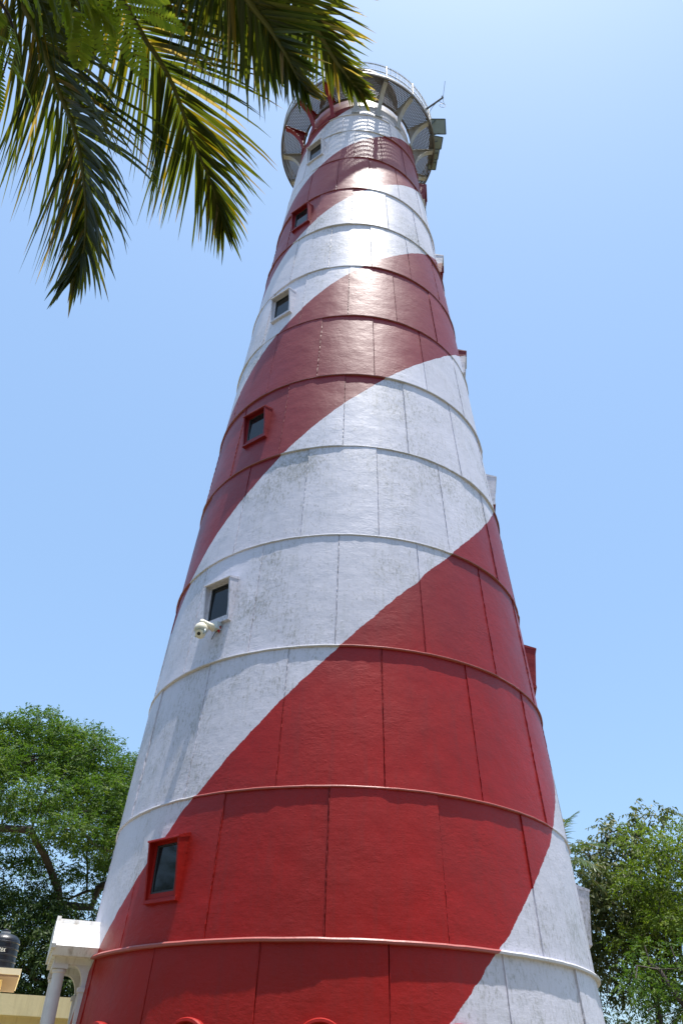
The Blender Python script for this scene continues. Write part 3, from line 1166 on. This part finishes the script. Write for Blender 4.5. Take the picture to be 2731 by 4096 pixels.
# right-hand trees
rg = np.random.default_rng(12)
tips = dome_points((14.1, 32.6, 8.2), 3.8, 3.2, 3.3, 62, rg, -0.75, 0.6, 1.05)
tree('feathery_tree', 'bright green feathery leaved tree right of the tower with its crown cut by the frame', 'trees right of the tower',
     (13.6, 33.0, 0), [(13.6, 33.0, 0), (13.7, 33.0, 2), (13.4, 32.9, 4), (13.6, 32.8, 5.4)], tips, 0.95, 0.5, 640, 0.13, M_LIGHTLEAF, 13, rmax=0.22, droop=0.3)
rg = np.random.default_rng(21)
tips = dome_points((11.5, 35.2, 8.3), 2.5, 2.2, 3.1, 66, rg, -0.8, 0.6, 0.75)
tips += [np.array(p) for p in [(12.9, 34.6, 12.0), (12.4, 34.8, 11.6), (11.3, 35.0, 11.3), (13.6, 34.7, 12.0), (11.9, 35.0, 11.7)]]
tree('olive_tree', 'sparse greyish olive broad leaved tree with sky showing between twigs, behind the feathery tree', 'trees right of the tower',
     (12.2, 35.8, 0), [(12.2, 35.8, 0), (12.1, 35.7, 2.5), (12.3, 35.6, 5.0), (12.1, 35.5, 7.0)], tips, 0.65, 0.8, 230, 0.19, M_OLIVE, 22, rmax=0.17, ratio=0.5, droop=0.6)
rg = np.random.default_rng(31)
tips = dome_points((11.2, 29.6, 4.9), 2.5, 2.0, 1.7, 34, rg, -0.9, 0.7, 0.7)
tree('dark_leaning_tree', 'dark shaded tree with leaning forked trunk low at the right edge', 'trees right of the tower',
     (12.6, 28.9, 0), [(12.6, 28.9, 0), (12.1, 28.95, 1.6), (11.5, 29.0, 3.2), (10.9, 29.15, 4.5), (10.4, 29.3, 5.5)], tips, 0.65, 0.5, 200, 0.13, M_RAIN, 33, rmax=0.13, droop=0.35)


rg = np.random.default_rng(51)
tips = dome_points((8.3, 37.2, 5.8), 3.6, 2.5, 4.6, 70, rg, -0.95, 0.7, 0.85)
tree('dense_tree', 'dark green tree standing close behind the right flank of the tower beneath the palm', 'trees right of the tower',
     (8.6, 37.4, 0), [(8.6, 37.4, 0), (8.5, 37.3, 1.5), (8.7, 37.2, 3), (8.5, 37.1, 4.0)], tips, 0.9, 0.6, 280, 0.15, M_OLIVE, 52, rmax=0.2, droop=0.4)
rg = np.random.default_rng(61)
tips = dome_points((14.5, 40.0, 4.2), 6.0, 3.0, 3.6, 80, rg, -0.9, 0.7, 1.0)
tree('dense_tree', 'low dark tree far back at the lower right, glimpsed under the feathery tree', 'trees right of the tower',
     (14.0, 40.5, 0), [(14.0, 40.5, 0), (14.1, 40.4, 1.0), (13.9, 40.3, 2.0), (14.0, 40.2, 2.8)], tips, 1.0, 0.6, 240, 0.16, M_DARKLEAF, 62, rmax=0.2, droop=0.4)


# unseen trees, added behind the viewer to darken reflections in glass and paint
rg = np.random.default_rng(77)
cs = []
for k in range(260):
    cs.append((rg.uniform(-26, 26), rg.uniform(-15, -9), rg.uniform(2.0, 15.5)))
for k in range(150):
    cs.append((rg.uniform(-30, -25), rg.uniform(-12, 22), rg.uniform(2.0, 13.0)))
cs = np.array(cs)
cs[:, 2] *= 0.82 + 0.22 * np.sin(cs[:, 0] * 0.45) 
V, Q, var = leaf_cloud(cs, np.full(len(cs), 2.0), 0.8, 160, 0.5, rg, 0.6, 0.5, 0.3)
big_mesh('unseen_treeline', V, Q, M_DARKLEAF, None, var, 'stuff')


# ---- palms
def frond_frame(pts, n):
    """resample a polyline smoothly (Catmull-Rom)"""
    P = [np.array(p, float) for p in pts]
    P = [2 * P[0] - P[1]] + P + [2 * P[-1] - P[-2]]
    out = []
    m = len(P) - 3
    for i in range(n + 1):
        u = i / n * m
        k = min(int(u), m - 1)
        t = u - k
        p0, p1, p2, p3 = P[k:k + 4]
        out.append(0.5 * ((2 * p1) + (-p0 + p2) * t + (2 * p0 - 5 * p1 + 4 * p2 - p3) * t * t + (-p0 + 3 * p1 - 3 * p2 + p3) * t ** 3))
    return np.array(out)


def leaflet_geom(p, T, N, side, L, w, rng, fwd=0.55, droop=0.35, segs=6, fold=0.5, sw=0.85):
    """V-folded tapering blade: 3 columns"""
    S_ = np.cross(T, N); S_ /= np.linalg.norm(S_)
    d0 = T * fwd + S_ * side * sw + N * rng.uniform(-0.15, 0.12) + rng.normal(size=3) * 0.09
    d0 /= np.linalg.norm(d0)
    g = np.array([0, 0, -1.0])
    V = []
    c = p.copy()
    d = d0.copy()
    tw = rng.uniform(-0.5, 0.5)
    for i in range(segs + 1):
        f = i / segs
        nn = N - d * N.dot(d); nn /= np.linalg.norm(nn) + 1e-9
        ww = np.cross(d, nn)
        a = tw * f
        ww, nn = ww * math.cos(a) + nn * math.sin(a), nn * math.cos(a) - ww * math.sin(a)
        wid = w * 0.5 * (min(1.0, 0.45 + f * 4) * (1 - f ** 2.2) + 0.02)
        V += [c + ww * wid - nn * wid * fold, c, c - ww * wid - nn * wid * fold]
        d = d + g * droop * (0.25 + f) * 1.6 / segs
        d /= np.linalg.norm(d)
        c = c + d * (L / segs)
    F = []
    for i in range(segs):
        b = 3 * i
        F += [(b, b + 1, b + 4, b + 3), (b + 1, b + 2, b + 5, b + 4)]
    return np.array(V), F


def frond_leaflets(curve, rng, spacing, Lmax, w, roll=0.0, droop=0.35, start=0.04, Lprof=None, side_droop=(None, None), tipcut=0.7):
    seg = np.linalg.norm(np.diff(curve, axis=0), axis=1)
    s = np.concatenate([[0], np.cumsum(seg)])
    tot = s[-1]
    res = []
    n = int(tot * (1 - start) / spacing)
    for i in range(n):
        for side in (-1, 1):
            q = start * tot + (i + rng.uniform(-0.3, 0.3)) * spacing
            q = min(max(q, 0), tot * 0.998)
            k = min(np.searchsorted(s, q) - 1, len(seg) - 1); k = max(k, 0)
            t = (q - s[k]) / max(seg[k], 1e-9)
            p = curve[k] * (1 - t) + curve[k + 1] * t
            T = curve[min(k + 2, len(curve) - 1)] - curve[max(k - 1, 0)]
            T /= np.linalg.norm(T)
            up = np.array([0, 0, 1.0])
            N = up - T * T[2]
            if np.linalg.norm(N) < 0.05: N = np.array([0, -1.0, 0])
            N /= np.linalg.norm(N)
            S_ = np.cross(T, N)
            N = N * math.cos(roll) + S_ * math.sin(roll)
            f = q / tot
            L = Lmax * (Lprof(f) if Lprof else (0.55 + 0.45 * math.sin(math.pi * min(1, 0.25 + f * 0.62))) * (1 - tipcut * max(0, f - 0.66) / 0.34)) * rng.uniform(0.72, 1.15)
            fw = 0.42 + 0.40 * f + 0.5 * f ** 4
            sw = 0.85 * (1 - 0.62 * f ** 4)
            dr = droop if side_droop[0] is None else (side_droop[0] if side < 0 else side_droop[1])
            V, F = leaflet_geom(p, T, N, side, L, w * rng.uniform(0.8, 1.15), rng, fw, dr * rng.uniform(0.5, 1.5), sw=sw)
            dry = rng.random()
            base = rng.normal(0.54, 0.2)
            if dry > 0.93: base = rng.uniform(0.8, 1.0)
            tipd = 0.10 + (0.45 if rng.random() > 0.7 else 0.0)
            fr_ = np.repeat(np.linspace(0, 1, len(V) // 3), 3)
            var = np.clip(base + tipd * np.maximum(0, fr_ - 0.75) * 3, 0, 1)
            res.append((f, side, V, F, var))
    return res


def join_leaflets(items, name, mat, parent, origin, kind=None):
    V, Q, var = [], [], []
    b = 0
    for (_, _, v, f, va_) in items:
        V.append(v - origin); Q += [tuple(b + i for i in q) for q in f]; var.append(va_); b += len(v)
    return big_mesh(name, np.concatenate(V), Q, mat, parent, np.concatenate(var), kind)


# near coconut palm, crown over the camera
CROWN = np.array([-1.75, 0.75, 8.55])
palm = empty('coconut_palm', (-4.2, -1.6, 0))
tag(palm, 'coconut palm hanging long green and golden fronds into the upper left corner', 'palm tree')
po = np.array(palm.location)
tm = MB()
tp = frond_frame([(-4.2, -1.6, 0), (-3.7, -1.1, 2.5), (-3.0, -0.4, 5.0), (-2.2, 0.35, 7.3), tuple(CROWN)], 40)
tm.tube([Vector(q - po) for q in tp], [0.19 - 0.09 * i / 40 + (0.012 if i % 2 else 0) for i in range(41)], 12)
tm.build('trunk', M_PALMBARK, palm, smooth=True)
FR = [
    # midrib points (base..tip), leaflet length, roll, droop of the two sides
    dict(pts=[(-1.9, 1.2, 8.55), (-2.2, 1.65, 8.2), (-2.48, 1.88, 7.80), (-2.28, 2.25, 7.55), (-2.12, 2.62, 7.29), (-2.01, 2.77, 7.09), (-1.94, 2.95, 6.85), (-1.9, 3.11, 6.6), (-1.90, 3.26, 6.33), (-1.96, 3.36, 6.12)], L=1.12, roll=0.25, dr=(1.0, 0.75), seed=1, n=80, cut=0.66),
    dict(pts=[(-1.75, 1.1, 8.6), (-1.85, 1.6, 8.35), (-1.85, 2.01, 8.05), (-1.62, 2.43, 7.87), (-1.42, 2.7, 7.72), (-1.26, 3.07, 7.49), (-1.12, 3.32, 7.29), (-1.03, 3.55, 7.08)], L=1.0, roll=0.15, dr=(1.0, 0.5), seed=2, n=75, cut=0.6),
    dict(pts=[(-1.5, 1.0, 8.4), (-1.2, 1.35, 7.8), (-0.86, 1.68, 7.08), (-0.68, 1.9, 6.93), (-0.55, 2.0, 6.8), (-0.46, 2.07, 6.67), (-0.38, 2.15, 6.54), (-0.31, 2.2, 6.43)], L=0.78, roll=0.0, dr=(0.5, 0.0), seed=3, n=80),
    dict(pts=[(-1.4, 0.9, 8.5), (-1.0, 1.3, 8.0), (-0.53, 1.8, 7.51), (-0.36, 2.11, 7.4), (-0.21, 2.32, 7.3), (-0.11, 2.43, 7.24), (-0.04, 2.49, 7.19), (0.04, 2.55, 7.14)], L=0.62, roll=0.0, dr=(0.6, 0.0), seed=4, n=65),
    dict(pts=[(-1.6, 1.0, 8.9), (-1.5, 1.35, 8.7), (-1.25, 1.75, 8.4), (-1.0, 2.1, 8.1), (-0.8, 2.4, 7.85), (-0.62, 2.62, 7.6)], L=0.90, roll=0.0, dr=(0.7, 0.4), seed=5, n=0),
    dict(pts=[(-2.0, 1.1, 8.9), (-2.3, 1.5, 8.7), (-2.4, 1.95, 8.45), (-2.3, 2.3, 8.2), (-2.15, 2.6, 7.95)], L=0.85, roll=0.0, dr=(0.7, 0.6), seed=6, n=0),
    dict(pts=[(-2.1, 0.9, 8.8), (-2.7, 1.2, 8.6), (-3.2, 1.6, 8.2), (-3.4, 2.1, 7.7), (-3.5, 2.5, 7.1)], L=0.95, roll=0.0, dr=(0.8, 0.8), seed=7, n=0),
    dict(pts=[(-1.5, 0.8, 9.0), (-1.0, 1.0, 9.2), (-0.5, 1.3, 9.15), (0.0, 1.55, 8.9), (0.4, 1.75, 8.5)], L=0.9, roll=0.0, dr=(0.6, 0.6), seed=8, n=0),
]
rest = []
for fd in FR:
    rng = np.random.default_rng(fd['seed'] + 40)
    cv = frond_frame(fd['pts'], 60)
    m = MB()
    m.tube([Vector(q - po) for q in cv], [0.035 * (1 - 0.88 * i / 60) + 0.002 for i in range(61)], 6)
    fo = m.build('frond', M_RACHIS, palm, smooth=True)
    a_ = fo.data.attributes.new('var', 'FLOAT', 'POINT')
    a_.data.foreach_set('value', np.full(len(fo.data.vertices), 0.5, np.float32))
    its = frond_leaflets(cv, rng, 0.019, fd['L'], 0.029, fd['roll'], start=0.12, side_droop=fd['dr'], tipcut=fd.get('cut', 0.7))
    its.sort(key=lambda q: abs(q[0] - 0.68))
    for it in its[:fd['n']]:
        _, _, v, f, va_ = it
        big_mesh('leaflet', v - po, f, M_PALM, fo, va_)
    rest += its[fd['n']:]
join_leaflets(rest, 'leaflets', M_PALM, palm, po, 'stuff')

# feathery leaved branch overhead in the corner
ft = empty('pinnate_tree', (-6.0, 1.0, 0))
tag(ft, 'fern leaved tree hanging over the top left corner in front of the palm', 'tree')
fo_ = np.array(ft.location)
m = MB()
m.tube([(0, 0, 0), (0.2, 0.1, 2.0), (0.5, 0.2, 3.6), (1.0, 0.4, 4.8), (1.8, 0.65, 5.6)], [0.16, 0.14, 0.11, 0.08, 0.05], 10)
m.build('trunk', M_BARK, ft, smooth=True)


def pinnate_mesh(seed, L=0.24, pairs=13):
    rng = np.random.default_rng(seed)
    V, Q, var = [], [], []
    g = 0.16 * L

    def rc(f):
        return np.array([L * f, 0, -g * f * f * 2.2])
    for i in range(14):
        f0, f1 = i / 14, (i + 1) / 14
        a, b_ = rc(f0), rc(f1)
        w = 0.0016
        k = len(V)
        V += [a + [0, -w, 0], b_ + [0, -w, 0], b_ + [0, w, 0], a + [0, w, 0]]
        Q.append((k, k + 1, k + 2, k + 3)); var += [0.9] * 4
    for i in range(pairs):
        f = 0.12 + 0.86 * i / (pairs - 1)
        p = rc(f)
        ll = 0.048 * (0.75 + 0.5 * math.sin(math.pi * f)) * (1 - 0.35 * max(0, f - .8) / .2)
        for s in (-1, 1):
            d = np.array([0.28 + 0.3 * f, s, -0.18 + rng.uniform(-.12, .12)]); d /= np.linalg.norm(d)
            wv = np.cross(d, [0, 0, 1.0]); wv /= np.linalg.norm(wv)
            wv = wv + np.array([0, 0, rng.uniform(-.3, .3)])
            prof = [(0.0, 0.10), (0.18, 0.75), (0.5, 1.0), (0.82, 0.75), (1.0, 0.12)]
            vv = float(np.clip(rng.normal(0.45, 0.22), 0, 1))
            k = len(V)
            for (u, wd) in prof:
                c = p + d * ll * u + np.array([0, 0, -0.006 * u * u])
                V += [c + wv * 0.0075 * wd, c - wv * 0.0075 * wd]
                var += [vv, vv]
            for q in range(4):
                Q.append((k + 2 * q, k + 2 * q + 1, k + 2 * q + 3, k + 2 * q + 2))
    tmp = big_mesh('leaf', np.array(V), Q, M_PINNATE, ft, np.array(var))
    me = tmp.data
    bpy.data.objects.remove(tmp)
    return me


pm = [pinnate_mesh(s, L, n) for s, L, n in ((1, 0.26, 15), (2, 0.22, 12), (3, 0.30, 17))]


def cam_point(dx_, dy_, dist):      # used once, to lay the twigs out in world space
    f = 1801.0
    d = cf + cr * ((dx_ - 784) / f) + cu * ((1176 - dy_) / f)
    return Vector((0, 0, EYE)) + d.normalized() * dist


TW = [[(-160, -140, 4.6), (-40, -40, 4.4), (30, 60, 4.3), (5, 180, 4.25)],
      [(-40, -40, 4.4), (60, -60, 4.2), (150, -30, 4.1), (200, 30, 4.05)],
      [(60, -60, 4.2), (160, -70, 4.1), (240, -30, 4.0), (300, 20, 4.0)],
      [(-160, 60, 4.4), (-60, 60, 4.3), (-10, 110, 4.25)]]
tm = MB()
rl = random.Random(5)
for tw_ in TW:
    pts = frond_frame([tuple(cam_point(*q)) for q in tw_], 12)
    tm.tube([Vector(q - fo_) for q in pts], [0.012 - 0.008 * i / 12 for i in range(13)], 5)
    for i in range(2, 13):
        for s in (-1, 1):
            if rl.random() < 0.5: continue
            p = Vector(pts[i] - fo_)
            t = Vector(pts[i] - pts[i - 1]).normalized()
            sdv = t.cross(Vector((0, 0, 1))).normalized() * s
            d = (sdv * rl.uniform(0.3, 1.0) + t * rl.uniform(0.2, 0.8) + Vector((0, 0, rl.uniform(-0.75, -0.1)))).normalized()
            o = bpy.data.objects.new('leaf', rl.choice(pm))
            o.location = p
            zax = Vector((rl.uniform(-.4, .4), rl.uniform(-.6, .1), 1))
            zax = (zax - d * zax.dot(d)).normalized()
            yax = zax.cross(d)
            o.rotation_euler = Matrix((d, yax, zax)).transposed().to_euler()
            sc = rl.uniform(0.8, 1.15)
            o.scale = (sc, sc, sc)
            link(o, ft)
tm.tube([(1.8, 0.65, 5.6), Vector(cam_point(-160, -140, 4.6)) - Vector(fo_)], [0.05, 0.014], 6)
tm.build('bough', M_BARK, ft, smooth=True)


# far palms on the right
def far_palm(name, label, base, crown, n, L, seed, skip=None):
    rng = np.random.default_rng(seed)
    o = empty(name, base)
    tag(o, label, 'palm tree', 'palms among the right hand trees')
    b0 = np.array(base, float)
    cr_ = np.array(crown, float)
    m = MB()
    tp = frond_frame([base, tuple((b0 * 0.5 + cr_ * 0.5) + [0.25, 0.1, 0]), tuple(cr_)], 16)
    m.tube([Vector(q - b0) for q in tp], [0.17 - 0.06 * i / 16 for i in range(17)], 9)
    m.build('trunk', M_PALMBARK, o, smooth=True)
    for i in range(n):
        az = 2 * math.pi * (i * 0.382 + rng.uniform(-.03, .03)) 
        el = R_(72 - 105 * (i / (n - 1)) + rng.uniform(-6, 6))
        d = np.array([math.cos(az) * math.cos(el), math.sin(az) * math.cos(el), math.sin(el)])
        pts = [cr_]
        c = cr_.copy()
        for s in range(5):
            c = c + d * L / 5
            d = d + np.array([0, 0, -0.26]); d /= np.linalg.norm(d)
            pts.append(c.copy())
        cv = frond_frame([tuple(q) for q in pts], 24)
        m = MB()
        m.tube([Vector(q - b0) for q in cv], [0.03 * (1 - 0.85 * k / 24) for k in range(25)], 4)
        fo = m.build('frond', M_RACHIS, o, smooth=True)
        a_ = fo.data.attributes.new('var', 'FLOAT', 'POINT')
        a_.data.foreach_set('value', np.full(len(fo.data.vertices), 0.7, np.float32))
        its = frond_leaflets(cv, rng, 0.075, 0.75, 0.045, droop=0.5, start=0.15)
        join_leaflets(its, 'leaflets', M_FARPALM, fo, b0, 'stuff')
    return o


far_palm('coconut_palm', 'coconut palm peeking out behind the right flank of the tower', (8.5, 33.8, 0), (8.3, 33.4, 9.5), 18, 2.7, 71)
far_palm('coconut_palm', 'small palm with pale fronds low at the right edge behind the leaning trunk', (12.4, 31.6, 0), (12.3, 31.4, 4.6), 13, 1.7, 72)
